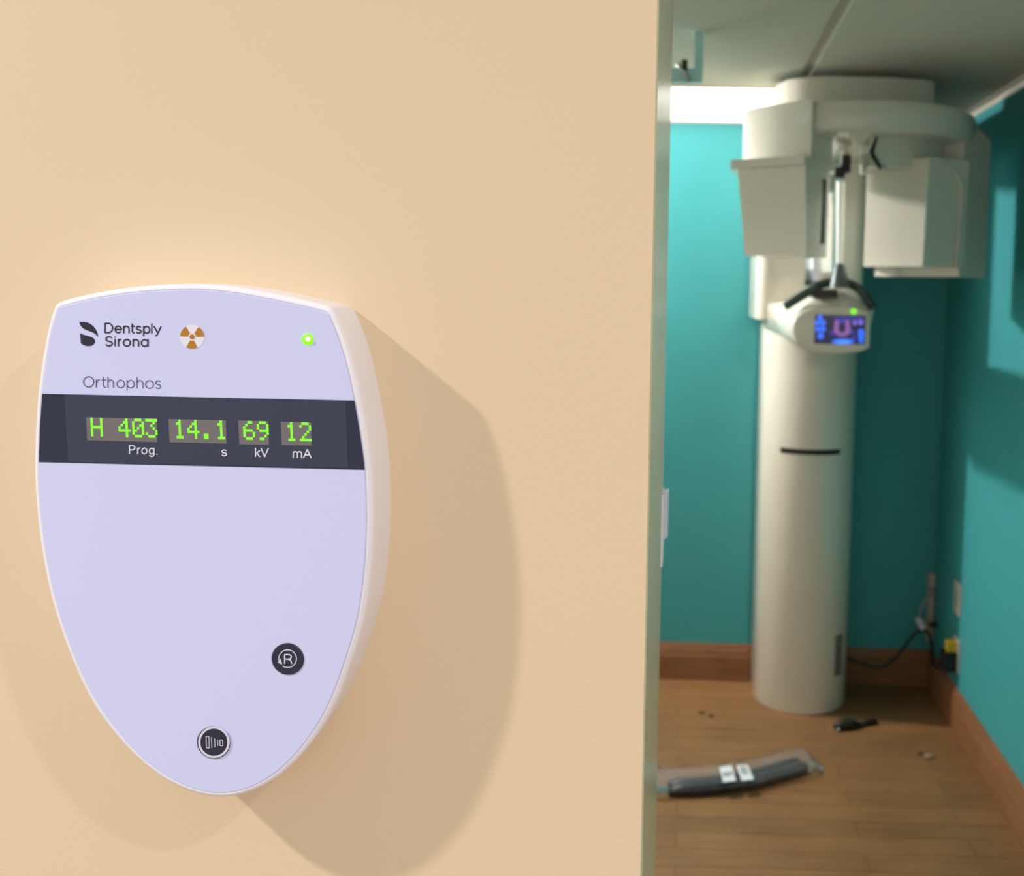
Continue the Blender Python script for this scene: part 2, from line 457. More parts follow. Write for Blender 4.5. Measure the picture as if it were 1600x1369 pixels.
def arc(cx, cy, rx_, ry_, a0, a1, n=22):
    return [(cx + rx_ * cos(radians(a0 + (a1 - a0) * k / n)), cy - ry_ * sin(radians(a0 + (a1 - a0) * k / n))) for k in range(n + 1)]
def glyph(ch, x0, x1, b, xh, cap):
    """strokes of a plain geometric letter between x0 and x1 on baseline b (y grows downward)"""
    cx = (x0 + x1) / 2; r = (x1 - x0) / 2; ry = xh / 2; cy = b - ry
    if ch == 'D':
        k = x0 + (x1 - x0) * 0.42
        return [[(x0, b), (x0, b - cap), (k, b - cap)] + arc(k, b - cap / 2, x1 - k, cap / 2, 90, -90) + [(x0, b)]]
    if ch == 'e': return [[(x0, cy), (x1, cy)] + arc(cx, cy, r, ry, 0, 318)]
    if ch in 'n': return [[(x0, b), (x0, b - xh)], [(x0, b - xh + r)] + arc(cx, b - xh + r, r, r, 180, 0) + [(x1, b)]]
    if ch == 'h': return [[(x0, b), (x0, b - cap)], [(x0, b - xh + r)] + arc(cx, b - xh + r, r, r, 180, 0) + [(x1, b)]]
    if ch == 't':
        s = x0 + (x1 - x0) * 0.32; q = (x1 - s)
        return [[(s, b - cap * 0.97), (s, b - q)] + arc(s + q, b - q, q, q, 180, 262), [(x0, b - xh), (x1, b - xh)]]
    if ch in 'sS':
        hh = xh if ch == 's' else cap; q = hh / 4; rr = r
        return [arc(cx, b - 3 * q, rr * 0.92, q, 35, 180, 14) + arc(cx, b - 3 * q, rr * 0.92, q, 180, 262, 8) + arc(cx, b - q, rr, q, 82, 0, 8) + arc(cx, b - q, rr, q, 0, -148, 14)]
    if ch == 'p': return [[(x0, b - xh), (x0, b + cap * 0.27)], arc(cx, cy, r, ry, 0, 360, 30)]
    if ch == 'l': return [[(cx, b), (cx, b - cap)]]
    if ch == 'y': return [[(x0, b - xh), (cx + r * 0.1, b)], [(x1, b - xh), (cx - r * 0.15, b + cap * 0.2), (cx - r * 0.55, b + cap * 0.26)]]
    if ch == 'i': return [[(cx, b), (cx, b - xh)], [(cx, b - cap * 0.96), (cx + 0.01, b - cap * 0.97)]]
    if ch == 'r': return [[(x0, b), (x0, b - xh)], [(x0, b - xh * 0.55)] + arc(x1, b - xh * 0.45, x1 - x0, xh * 0.55, 170, 92)]
    if ch == 'o': return [arc(cx, cy, r, ry, 0, 360, 32)]
    if ch == 'O': return [arc(cx, b - cap / 2, r, cap / 2, 0, 360, 36)]
    if ch == 'a': return [arc(cx, cy, r, ry, 0, 360, 30), [(x1, b), (x1, b - xh)]]
    if ch == 'P':
        k = x0 + (x1 - x0) * 0.5; q = cap * 0.27
        return [[(x0, b), (x0, b - cap), (k, b - cap)] + arc(k, b - cap + q, x1 - k, q, 90, -90) + [(x0, b - cap + 2 * q)]]
    if ch == 'R':
        k = x0 + (x1 - x0) * 0.5; q = cap * 0.26
        return [[(x0, b), (x0, b - cap), (k, b - cap)] + arc(k, b - cap + q, (x1 - k) * 0.92, q, 90, -90) + [(x0, b - cap + 2 * q)], [(k, b - cap + 2 * q), (k + (x1 - k) * 0.72, b - cap * 0.36), (x1, b)]]
    if ch == 'g':
        return [arc(cx, cy, r, ry, 0, 360, 30), [(x1, b - xh), (x1, b + cap * 0.08)] + arc(cx, b + cap * 0.08, r, cap * 0.2, 0, -150, 14)]
    if ch == '.': return [[(cx, b), (cx, b - 0.01)]]
    if ch == 'k': return [[(x0, b), (x0, b - cap)], [(x1, b - xh), (x0, b - xh * 0.36)], [(x0 + r * 0.6, b - xh * 0.58), (x1, b)]]
    if ch == 'V': return [[(x0, b - cap), (cx, b), (x1, b - cap)]]
    if ch == 'A': return [[(x0, b), (cx, b - cap), (x1, b)], [(x0 + r * 0.36, b - cap * 0.34), (x1 - r * 0.36, b - cap * 0.34)]]
    if ch == 'm':
        q = r / 2
        return [[(x0, b), (x0, b - xh)], [(x0, b - xh + q)] + arc(x0 + q, b - xh + q, q, q, 180, 0, 12) + [(cx, b)], [(cx, b - xh + q)] + arc(cx + q, b - xh + q, q, q, 180, 0, 12) + [(x1, b)]]
    return []
def lettering(name, spec, base, xref, slope, xh, cap, wpen, m, parent=None, lift=LIFT, z=None):
    bm = bmesh.new(); z = z or z1; sc = 1 / Z1 if z is z1 else 1.0
    for ch, x0, x1 in spec:
        b = base + slope * ((x0 + x1) / 2 - xref)
        for s in glyph(ch, x0 + wpen / 2, x1 - wpen / 2, b - wpen / 2, xh - wpen, cap - wpen):
            stroke(bm, [z(*p) for p in s], wpen * sc, lift)
    return obj(name, bm, m, parent or panel)
lettering('brand_lettering', [('D', 370, 466), ('e', 478, 560), ('n', 572, 644), ('t', 654, 702), ('s', 708, 774), ('p', 788, 868), ('l', 877, 893), ('y', 902, 992)], 214, 370, 0.014, 88, 116, 15.5, 'ink')
lettering('brand_lettering', [('S', 376, 462), ('i', 476, 494), ('r', 514, 556), ('o', 568, 658), ('n', 674, 748), ('a', 763, 850)], 359, 376, 0.012, 88, 116, 15.5, 'ink')
lettering('product_lettering', [('O', 138, 258), ('r', 276, 322), ('t', 338, 390), ('h', 402, 472), ('o', 500, 592), ('p', 610, 698), ('h', 718, 792), ('o', 812, 906), ('s', 920, 986)], 804, 140, 0.018, 92, 124, 9.5, 'ink_grey')

# captions under the readouts
idz = lambda x, y: (x, y)
for spec, base in (([('P', 201.2, 211.8), ('r', 214.2, 220.0), ('o', 220.8, 230.6), ('g', 232.4, 241.6), ('.', 244.0, 246.6)], 709.9),
                   ([('s', 345.8, 354.9)], 713.2), ([('k', 398.2, 406.6), ('V', 407.0, 420.2)], 714.3), ([('m', 457.2, 472.2), ('A', 473.4, 487.0)], 715.8)):
    lettering('caption', spec, base, spec[0][1], 0.020, 11.0, 14.6, 2.0, 'print_white', band, LIFT + 0.00025, idz)

# radiation trefoil
cx, cy = 300.0, 526.3
bm = bmesh.new(); ring_flat(bm, cx, cy, 0.0001, 19.2, LIFT, 40)
tre = obj('radiation_symbol', bm, 'trefoil_white', panel)
bm = bmesh.new()
for a in (-150, -30, 90):
    ring_flat(bm, cx, cy, 6.3, 18.6, LIFT + 0.0001, 14, radians(a - 28 + 1.2), radians(a + 28 + 1.2))
flat(bm, disc_pts(cx, cy, 3.9, 24), LIFT + 0.0002)
obj('trefoil', bm, 'orange', tre)

# status light
def dome(bm, cx, cy, rp, hgt, lift=0.0):
    c = face(cx, cy, lift); r = rp * YF / FPX; seg = 24; rings = []
    for k in range(5):
        a = k / 5 * pi / 2
        rings.append([(c.x + r * cos(a) * cos(2 * pi * j / seg), c.y - hgt * sin(a), c.z + r * cos(a) * sin(2 * pi * j / seg)) for j in range(seg)])
    loft(bm, rings)
bm = bmesh.new(); dome(bm, 481, 530.3, 9.8, 0.0010, 0.0001)
sl = obj('status_light', bm, 'led', panel, smooth=True); sl['label'] = 'glowing green status light'
bm = bmesh.new(); dome(bm, 481, 529.8, 4.0, 0.0007, 0.0009); obj('bulb_core', bm, 'led_core', sl, smooth=True)

# two round keys
def key(cx, cy, r, name):
    bm = bmesh.new(); c = face(cx, cy); rr = r * YF / FPX
    loft(bm, [[(c.x + q * cos(2 * pi * j / 48), c.y - d, c.z + q * sin(2 * pi * j / 48)) for j in range(48)] for q, d in ((rr, 0), (rr, 0.0004), (rr - 0.0003, 0.0006))])
    o = obj(name, bm, 'button', panel); return o
k1 = key(450.2, 1029.3, 26.4, 'button'); k1['label'] = 'upper dark button with circled R'
kl = 0.0008
bm = bmesh.new()
ring_flat(bm, 449.4, 1029.4, 13.1, 14.5, kl, 40, radians(-205), radians(125))
flat(bm, [(433.6, 1035.4), (438.6, 1029.5), (440.8, 1038.4)], kl)
obj('arrow_ring', bm, 'print_white', k1)
lettering('letter_mark', [('R', 443.8, 456.6)], 1037.6, 450, 0.02, 11, 15.6, 1.9, 'print_white', k1, kl, idz)
k2 = key(334.2, 1160.0, 27.2, 'button'); k2['label'] = 'lower dark button with white ring and bar symbol'
bm = bmesh.new(); ring_flat(bm, 334.2, 1160.0, 21.2, 24.6, kl, 48); obj('rim_ring', bm, 'print_white', k2)
bm = bmesh.new()
def z3(x, y): return (260 + x / 4.277, 960 + y / 4.277)
for P in ([(265, 816), (284, 817), (287, 894), (268, 893), (265, 816)], [(301, 822), (304, 892)], [(322, 832), (325, 886)], [(342, 840), (344, 878)], [(358, 840), (376, 841), (377, 879), (359, 878), (358, 840)]):
    stroke(bm, [z3(*p) for p in P], 1.05, kl)
obj('bar_symbol', bm, 'print_white', k2)

# ================================================================== STRIKE PLATE ON THE JAMB
bm = bmesh.new()
zt, zb = atY(1036, 762, WY1).z, atY(1036, 870, WY1).z
box(bm, XO + 0.0008, XO + 0.0022, WY1 - 0.028, WY1 + 0.001, zb, zt)
hz = zb + (zt - zb) * 0.24
prism(bm, [(XO + 0.0008, WY1 + 0.001), (XO + 0.0022, WY1 + 0.001), (XO + 0.0052, WY1 + 0.012), (XO + 0.0052, WY1 + 0.016), (XO + 0.0040, WY1 + 0.016)], hz, zt - 0.004)
tag(obj('strike_plate', bm, 'steel_white'), 'small white strike plate on the sage green door jamb', 'strike plate')

# ================================================================== CEILING LIGHT
cl = thing('ceiling_light', 'bright white light panel in the ceiling beside the back wall', 'ceiling light', (-0.24, 3.66, H))
x0, x1, y0, y1 = -0.83, 0.345, 3.352, 3.94
bm = bmesh.new(); box(bm, x0 - 0.006, x1 + 0.006, y0 - 0.004, y1 + 0.004, H - 0.005, H - 0.0005)
obj('frame', bm, 'grid', cl)
bm = bmesh.new(); box(bm, x0, x1, y0, y1, H - 0.018, H - 0.005); bevel(bm, 0.004, 3)
obj('diffuser', bm, 'diffuser', cl, smooth=True, auto=40)

# ================================================================== HANGING BRACKET UNDER THE CEILING
hb = thing('hanging_bracket', 'pale aqua hanging bracket with silver arm under the ceiling beside the jamb', 'bracket', (0.04, 2.68, H))
a = atY(1086, 57, 2.68); b = atY(1097.5, 130, 2.68)
bm = bmesh.new(); box(bm, a.x, b.x, 2.66, 2.68, b.z, H); bevel(bm, 0.002, 2); obj('strip', bm, 'aqua', hb)
c = atY(1050, 108, 2.68); d = atY(1085, 130, 2.68)
bm = bmesh.new(); prism(bm, [(c.x - 0.03, 2.665), (a.x, 2.665), (a.x, 2.685), (c.x - 0.03, 2.685)], d.z, c.z); bevel(bm, 0.002, 2); obj('plate', bm, 'aqua', hb)
bm = bmesh.new(); tube(bm, [atY(1059, 98, 2.65), atY(1078, 127, 2.65)], 0.006); obj('arm', bm, 'silver', hb, smooth=True)
p = atY(1070, 101, 2.65); bm = bmesh.new(); box(bm, p.x - 0.008, p.x + 0.008, 2.64, 2.665, p.z - 0.012, p.z + 0.012); obj('knob', bm, 'black', hb)

# ================================================================== PANORAMIC X-RAY UNIT
xu = thing('xray_unit', 'tall white panoramic dental X-ray machine standing against the teal wall', 'X-ray machine', (0.51, 3.845, 0))
CX, CY, CR = 0.51, 3.845, 0.1965
def ustad(r, yb, n=40, cx=CX, cy=CY):
    return [(cx + r * cos(pi + pi * k / n), cy + r * sin(pi + pi * k / n)) for k in range(n + 1)] + [(cx + r, yb), (cx - r, yb)]
bm = bmesh.new()
loft(bm, [[(x, y, z) for x, y in ustad(r, 3.965)] for r, z in ((CR - 0.004, 0.0), (CR, 0.006), (CR, 2.30), (CR - 0.01, 2.31))])
colm = obj('column', bm, 'white_plastic', xu, smooth=True, auto=40)
def curved(bm, r, a0, a1, z0, z1, t=0.004, n=20):
    A = [(CX + q * cos(radians(a0 + (a1 - a0) * k / n)), CY + q * sin(radians(a0 + (a1 - a0) * k / n))) for q in (r,) for k in range(n + 1)]
    B = [(CX + (r + t) * cos(radians(a0 + (a1 - a0) * k / n)), CY + (r + t) * sin(radians(a0 + (a1 - a0) * k / n))) for k in range(n + 1)]
    prism(bm, A + B[::-1], z0, z1)
zs = atY(1268, 707, 3.65).z
bm = bmesh.new(); curved(bm, CR - 0.002, 231, 305, zs - 0.0105, zs + 0.0105); obj('slot', bm, 'black', colm)
bm = bmesh.new()
for k in range(9):
    z = 0.15 + k * 0.019; curved(bm, CR - 0.002, 308, 322, z, z + 0.013, 0.003, 8)
obj('vent', bm, 'dark_green', colm)
# carriage
zc0, zc1 = atY(1190, 498, 3.70).z, 2.285
bm = bmesh.new(); box(bm, 0.262, 0.672, 3.545, 3.962, zc0, zc1)
es = [e for e in bm.edges if abs(e.verts[0].co.z - e.verts[1].co.z) > 0.1 and e.verts[0].co.y < 3.6]
bmesh.ops.bevel(bm, geom=es, offset=0.05, segments=8, affect='EDGES', profile=0.5)
bevel(bm, 0.006, 2, 50)
obj('carriage', bm, 'white_plastic', xu, smooth=True, auto=35)
# patient mirror
bm = bmesh.new(); ml = atY(1257, 440, 3.54); mr = atY(1299, 440, 3.54)
box(bm, ml.x, mr.x, 3.535, 3.55, 1.735, 2.18); bevel(bm, 0.003, 2); mir = obj('mirror', bm, 'mirror', xu)
bm = bmesh.new(); box(bm, mr.x + 0.001, mr.x + 0.026, 3.530, 3.55, 1.735, 2.19); obj('mirror_reflection', bm, 'aqua', mir)  # aqua strip painted in for the blue reflection beside the mirror
# support beam and turret, rotor ring
RXc, RYc = 0.56, 3.20
tp = [(0.37, 3.06), (0.44, 3.045), (0.62, 3.045), (0.745, 3.065), (0.79, 3.10), (0.79, 3.36), (0.72, 3.44), (0.38, 3.44), (0.30, 3.34), (0.28, 3.20), (0.31, 3.11)]
bm = bmesh.new(); prism(bm, tp, 2.28, 2.402); bevel(bm, 0.006, 2, 40); obj('turret', bm, 'white_plastic', xu, smooth=True, auto=40)
bm = bmesh.new(); box(bm, 0.42, 0.66, 3.35, 3.90, 2.292, 2.375); bevel(bm, 0.012, 3); obj('support_beam', bm, 'white_plastic', xu)
bm = bmesh.new(); lathe(bm, [(0.36, 2.192), (0.378, 2.197), (0.385, 2.206), (0.385, 2.272), (0.378, 2.284), (0.355, 2.290)], RXc, RYc, 72)
rot = obj('rotor_ring', bm, 'white_plastic', xu, smooth=True, auto=40)
# left arm of the ring (tube head neck)
def sector(bm, r0, r1, a0, a1, z0, z1, n=24):
    A = [(RXc + r0 * cos(radians(a0 + (a1 - a0) * k / n)), RYc + r0 * sin(radians(a0 + (a1 - a0) * k / n))) for k in range(n + 1)]
    B = [(RXc + r1 * cos(radians(a0 + (a1 - a0) * k / n)), RYc + r1 * sin(radians(a0 + (a1 - a0) * k / n))) for k in range(n + 1)]
    prism(bm, A + B[::-1], z0, z1)
nk = [(0.168, 3.035), (0.205, 2.975), (0.275, 2.905), (0.363, 2.846), (0.375, 2.90), (0.36, 3.12), (0.27, 3.2), (0.205, 3.19)]
nk2 = [(0.362, 2.855), (0.448, 2.975), (0.37, 3.10), (0.30, 3.0)]
bm = bmesh.new(); prism(bm, nk, 2.108, 2.287); bevel(bm, 0.006, 3, 40); obj('head_neck', bm, 'white_plastic', xu, smooth=True, auto=30)
bm = bmesh.new(); prism(bm, nk2, 2.100, 2.194); bevel(bm, 0.004, 2, 40); obj('inner_neck', bm, 'white_plastic', xu, smooth=True, auto=30)
bm = bmesh.new(); sector(bm, 0.10, 0.300, 268, 345, 2.10, 2.195); bevel(bm, 0.008, 3); obj('head_neck', bm, 'white_plastic', xu, smooth=True, auto=35)

# tube head (left)
th_top = [(0.146, 2.93), (0.341, 2.80), (0.438, 2.96), (0.37, 3.07), (0.20, 3.10)]
th_bot = [(0.177, 2.93), (0.351, 2.80), (0.436, 2.96), (0.37, 3.06), (0.21, 3.09)]
bm = bmesh.new(); prism(bm, th_bot, 1.819, 2.092, th_top); bevel(bm, 0.007, 3)
th = obj('tube_head', bm, 'white_plastic', xu, smooth=True, auto=30)
bm = bmesh.new(); prism(bm, [(0.124, 2.91), (0.175, 2.883), (0.335, 2.782), (0.35, 2.796), (0.454, 2.96), (0.38, 3.09), (0.18, 3.12), (0.13, 3.02)], 2.086, 2.113); bevel(bm, 0.010, 3)
obj('head_flange', bm, 'white_plastic', th, smooth=True, auto=30)
n_ = (Vector((0.437, 2.96)) - Vector((0.346, 2.80))).normalized()
def on_inner(t, out): q = Vector((0.346, 2.80)) + n_ * t; return (q.x + n_.y * out, q.y - n_.x * out)
bm = bmesh.new(); prism(bm, [on_inner(0.128, 0.0), on_inner(0.155, 0.0), on_inner(0.155, 0.004), on_inner(0.128, 0.004)], 1.86, 2.06); obj('collimator_slot', bm, 'black', th)

# detector head (right): front cover and rear shell
fr = [(0.572, 3.06), (0.728, 2.882), (0.872, 2.955), (0.90, 3.20), (0.62, 3.22)]
fr_b = [(0.572, 3.06), (0.722, 2.890), (0.868, 2.965), (0.90, 3.20), (0.62, 3.22)]
bm = bmesh.new(); prism(bm, fr_b, 1.797, 2.128, fr); bevel(bm, 0.009, 3)
dh = obj('detector_head', bm, 'white_plastic', xu, smooth=True, auto=30)
bm = bmesh.new()
rs = [(0.862, 2.985), (0.978, 3.09), (0.978, 3.21), (0.74, 3.29), (0.64, 3.21)]
rs_t = [(0.84, 2.99), (0.93, 3.09), (0.93, 3.19), (0.74, 3.27), (0.66, 3.20)]
rings = [[(x, y, 1.768) for x, y in rs], [(x, y, 2.215) for x, y in rs], [(x, y, 2.262) for x, y in rs_t]]
loft(bm, rings); bevel(bm, 0.012, 3); obj('rear_shell', bm, 'white_plastic', dh, smooth=True, auto=30)
# raised seam line on the detector cover
n2 = (Vector((0.872, 2.955)) - Vector((0.728, 2.882))).normalized()
def on_grey(t, z): q = Vector((0.728, 2.882)) + n2 * t; return (q.x + n2.y * 0.001, q.y - n2.x * 0.001, z)
bm = bmesh.new(); tube(bm, smooth_path([on_grey(0.04, 2.112), on_grey(0.085, 2.105), on_grey(0.122, 2.07), on_grey(0.134, 2.03), on_grey(0.131, 1.93), on_grey(0.124, 1.80)], 5), 0.0045, 8)
obj('cover_seam', bm, 'white_plastic', dh, smooth=True)
# small black latch above the detector
bm = bmesh.new(); tube(bm, [atY(1370, 214, 2.86), atY(1362, 238, 2.855), atY(1364, 243, 2.855), atY(1377, 264, 2.85)], [0.004, 0.008, 0.008, 0.006], 8)
obj('gap_shade', bm, 'black', dh, smooth=True)
bm = bmesh.new(); p = atY(1381, 262, 2.845); bmesh.ops.create_uvsphere(bm, u_segments=12, v_segments=8, radius=0.009, matrix=Matrix.Translation(p)); obj('glint_bead', bm, 'silver', dh, smooth=True)  # silver bead standing in for a lamp glint on the plastic

# forehead support: rod with black clamp
YR = 3.20
rb, rt = atY(1312, 414, YR), atY(1314, 284, YR)
bm = bmesh.new(); tube(bm, [rb, rt], [0.0125, 0.0155], 16); rod = obj('support_rod', bm, 'bright_white', xu, smooth=True, auto=40)
bm = bmesh.new()
q = [atY(1304, 262, YR), atY(1319, 278, YR)]; box(bm, q[0].x, q[1].x, YR - 0.02, YR + 0.02, q[1].z, q[0].z)
q = [atY(1315, 243, YR), atY(1326, 270, YR)]; box(bm, q[0].x, q[1].x + 0.003, YR - 0.018, YR + 0.018, q[1].z, q[0].z); bevel(bm, 0.002, 2)
obj('clamp', bm, 'black', rod)
bm = bmesh.new(); q = atY(1319, 256, YR); tube(bm, [q, Vector((q.x, YR, 2.191))], 0.014, 14); obj('upper_rod', bm, 'white_plastic', rod, smooth=True, auto=40)
bm = bmesh.new(); q = atY(1303, 270, YR); bmesh.ops.create_uvsphere(bm, u_segments=12, v_segments=8, radius=0.010, matrix=Matrix.Translation(q)); obj('clamp_knob', bm, 'silver', rod, smooth=True)
# bite support: cone and bow handle
bm = bmesh.new(); tube(bm, [atY(1312, 412, 3.10), atY(1312, 416, 3.10), atY(1312, 450, 3.10)], [0.010, 0.017, 0.034], 20); obj('support_cone', bm, 'cone_grey', xu, smooth=True, auto=40)
hp = smooth_path([atY(1226, 480, 3.13), atY(1250, 464, 3.13), atY(1278, 447, 3.13), atY(1298, 441, 3.15), atY(1324, 443, 3.15), atY(1343, 452, 3.13), atY(1355, 467, 3.13), atY(1365, 481, 3.13)], 6)
bm = bmesh.new(); tube(bm, hp, 0.0155, 14); obj('hand_grip', bm, 'dark_green', xu, smooth=True, auto=40)
bm = bmesh.new(); a = atY(1270, 452, 3.13); b = atY(1308, 465, 3.13); box(bm, a.x, b.x, 3.12, 3.20, b.z, a.z); bevel(bm, 0.004, 2); obj('chin_rest', bm, 'black', xu)

# control pod and its arm
YP = 3.08
PO = [(1237, 517), (1239, 503), (1248, 491), (1266, 482), (1298, 478), (1338, 480), (1356, 486), (1360, 494), (1360, 538), (1355, 546), (1338, 551), (1298, 553), (1266, 548), (1248, 539), (1240, 529)]
PO = [(p.x, p.z) for p in (Vector((x, 0, y)) for x, y in PO)]
Ppo = smooth_path([(x, 0, y) for x, y in PO] + [(PO[0][0], 0, PO[0][1])], 4)[:-1]
bm = bmesh.new(); cxp, cyp = 1299, 515
rings = []
for s, dy in ((0.93, 0.0), (0.97, 0.003), (1.0, 0.012), (1.0, 0.045)):
    r = []
    for p in Ppo:
        q = atY(p.x, p.z, YP); c_ = atY(cxp, cyp, YP)
        v = c_ + (q - c_) * s; r.append((v.x, YP + dy, v.z))
    rings.append(r)
loft(bm, rings); pod = obj('control_pod', bm, 'white_plastic', xu, smooth=True, auto=50)
bm = bmesh.new()
pts = []
for p in Ppo[::3]:
    q = atY(p.x, p.z, YP); c_ = atY(cxp, cyp, YP); v = c_ + (q - c_) * 0.97
    pts.append((v.x, YP + 0.03, v.z))
for x, y in ((1262, 466), (1318, 456), (1366, 484)):
    v = atY(x, y, 3.16); pts.append(v)
for x in (0.30, 0.64):
    pts += [(x, 3.62, zc0 - 0.035), (x, 3.60, zc0 + 0.06)]
hull(bm, pts); bevel(bm, 0.006, 2, 25); obj('pod_arm', bm, 'white_plastic', xu, smooth=True, auto=35)
# touch screen with its picture
YS = YP - 0.002
def scr(bm, pts, lift):
    a = [bm.verts.new(atY(240 * 0 + 1240 + x / 11.41, 440 + y / 11.41, YS - lift)) for x, y in pts]
    bm.faces.new(a)
def ell(cx, cy, rx_, ry_, n=20): return [(cx + rx_ * cos(2 * pi * k / n), cy + ry_ * sin(2 * pi * k / n)) for k in range(n)]
def em(name, c, s): return mat(name, (0.01, 0.01, 0.02), 0.25, emit=c, estr=s)
M['scr_bg'] = em('screen_navy', lin(14, 16, 62), 0.8); M['scr_blue'] = em('screen_blue', lin(44, 110, 255), 1.0)
M['scr_mid'] = em('screen_dusk', lin(50, 56, 170), 0.8); M['scr_pink'] = em('screen_mauve', lin(150, 98, 178), 0.8); M['scr_vio'] = em('screen_violet', lin(118, 100, 225), 0.9)
M['scr_light'] = em('screen_light', lin(90, 165, 255), 1.0)
bm = bmesh.new(); a = atY(1273.5, 491.5, YS); b = atY(1351.5, 538.5, YS); box(bm, a.x, b.x, YS, YS + 0.006, b.z, a.z)
scrn = obj('touch_screen', bm, 'scr_bg', pod)
bm = bmesh.new()
for x, y, r in ((470, 640, 50), (425, 735, 52), (520, 735, 58), (430, 845, 52), (520, 850, 55), (480, 970, 62), (1205, 905, 62), (1205, 985, 55), (1205, 1055, 45)): scr(bm, ell(x, y, r, r * 0.98), 0.001)
scr(bm, ell(880, 1070, 205, 52), 0.001); obj('screen_icons', bm, 'scr_blue', scrn)
bm = bmesh.new()
scr(bm, ell(880, 1080, 130, 24), 0.0018); obj('screen_highlight', bm, 'scr_light', scrn)
bm = bmesh.new()
U = [(x, y) for x, y in arc(865, 860, 150, 120, 180, 360, 18)]; U = [(735, 690)] + U + [(985, 690)]
Ui = [(810, 690)] + [(x, y) for x, y in arc(865, 850, 60, 60, 180, 360, 18)] + [(925, 690)]
va = [bm.verts.new(atY(1240 + x / 11.41, 440 + y / 11.41, YS - 0.0014)) for x, y in U]; vb = [bm.verts.new(atY(1240 + x / 11.41, 440 + y / 11.41, YS - 0.0014)) for x, y in Ui]
for i in range(len(va) - 1): bm.faces.new((va[i], va[i + 1], vb[i + 1], vb[i]))
obj('arch_picture', bm, 'scr_pink', scrn)
bm = bmesh.new()
scr(bm, [(740, 640), (1250, 640), (1250, 670), (940, 700), (930, 745), (800, 745), (790, 690), (740, 690)], 0.001)
for x, y, r in ((690, 920, 45), (1040, 905, 42), (1075, 1000, 40)): scr(bm, ell(x, y, r, r), 0.0009)
obj('screen_bars', bm, 'scr_mid', scrn)
bm = bmesh.new(); scr(bm, ell(1198, 725, 52, 52), 0.0018); scr(bm, ell(1090, 735, 45, 45), 0.0018); obj('screen_dots', bm, 'scr_vio', scrn)
bm = bmesh.new(); p = atY(1334, 486.5, YP - 0.004); bmesh.ops.create_uvsphere(bm, u_segments=14, v_segments=10, radius=0.0085, matrix=Matrix.Translation(p)); pl = obj('power_light', bm, 'led', pod, smooth=True); pl['label'] = 'small green power light'

# ================================================================== OUTLETS AND CABLES
def wall_plate(px0, py0, py1, label, cat):
    a = atX(px0, py0, XR); b = atX(px0, py1, XR)
    t = thing('outlet_plate', label, cat, (XR, a.y, (a.z + b.z) / 2))
    bm = bmesh.new(); box(bm, XR - 0.008, XR, a.y - 0.04, a.y + 0.04, b.z, a.z); bevel(bm, 0.003, 2); obj('cover', bm, 'plate', t)
    bm = bmesh.new(); zc = (a.z + b.z) / 2; box(bm, XR - 0.010, XR - 0.007, a.y - 0.017, a.y + 0.017, zc - 0.033, zc + 0.033); bevel(bm, 0.001, 1); obj('socket', bm, 'grey_plastic', t)
    return a, b
a1, b1 = wall_plate(1499, 910, 962, 'upper ivory outlet plate on the right teal wall', 'outlet')
a2, b2 = wall_plate(1497, 998, 1050, 'lower ivory outlet plate just above the right baseboard', 'outlet')
bm = bmesh.new(); zt = atY(1482, 896, 3.97).z; zb = atY(1482, 1000, 3.97).z
box(bm, 1.072, 1.098, 3.955, D, zb, zt); bevel(bm, 0.003, 2)
tag(obj('cable_raceway', bm, 'plate'), 'vertical ivory cable raceway in the corner of the teal walls', 'raceway')
ya = a2.y
bm = bmesh.new(); zc = (a2.z + b2.z) / 2
box(bm, XR - 0.060, XR - 0.009, ya - 0.03, ya + 0.03, zc - 0.062, zc + 0.012); bevel(bm, 0.006, 3)
adp = tag(obj('power_adapter', bm, 'black'), 'black power adapter plugged in above the right baseboard', 'power adapter')
bm = bmesh.new(); box(bm, XR - 0.046, XR - 0.009, ya - 0.022, ya + 0.022, zc + 0.016, zc + 0.056); bevel(bm, 0.005, 3)
tag(obj('plug', bm, 'yellow'), 'yellow plug in the outlet above the black power adapter', 'plug')
bm = bmesh.new()
tube(bm, smooth_path([(0.702, 3.90, atY(1326, 1027, 3.90).z), atY(1350, 1038, 3.88), atY(1375, 1043, 3.86), atY(1395, 1033, 3.86), atY(1412, 1012, 3.87), atY(1428, 992, 3.88), atY(1438, 986, 3.88), atY(1450, 988, 3.87), atY(1456, 1010, 3.86), atY(1458, 1040, 3.86), (XR - 0.058, ya, zc - 0.055)], 8), 0.0065, 8)
pc = obj('power_cord', bm, 'cable', xu, smooth=True); pc['label'] = 'black power cord sagging from the column to the adapter'
bm = bmesh.new()
tube(bm, smooth_path([atY(1436, 966, 3.88), atY(1441, 948, 3.88), atY(1450, 932, 3.89), atY(1462, 924, 3.92), (1.07, 3.95, atY(1474, 921, 3.94).z)], 8), 0.006, 8)
nc = thing('data_cable', 'grey data cable with white connector near the corner of the teal walls', 'cable', tuple(atY(1440, 966, 3.88)))
obj('cord', bm, 'cable_grey', nc, smooth=True)
bm = bmesh.new(); tube(bm, [atY(1434, 965, 3.88), atY(1443, 982, 3.875)], 0.016, 10); obj('connector', bm, 'steel_white', nc, smooth=True, auto=40)
bm = bmesh.new(); tube(bm, smooth_path([atY(1452, 977, 3.90), atY(1464, 975, 3.90), atY(1474, 977, 3.91), (1.085, 3.952, atY(1477, 977, 3.95).z)], 6), 0.010, 8)
tag(obj('cable_stub', bm, 'cable', smooth=True), 'short thick black cable entering the ivory raceway', 'cable')

# ================================================================== THINGS ON THE FLOOR
def floor_pt(x, y, z=0.0): v = atZ(x, y, 0.0); return Vector((v.x, v.y, z))
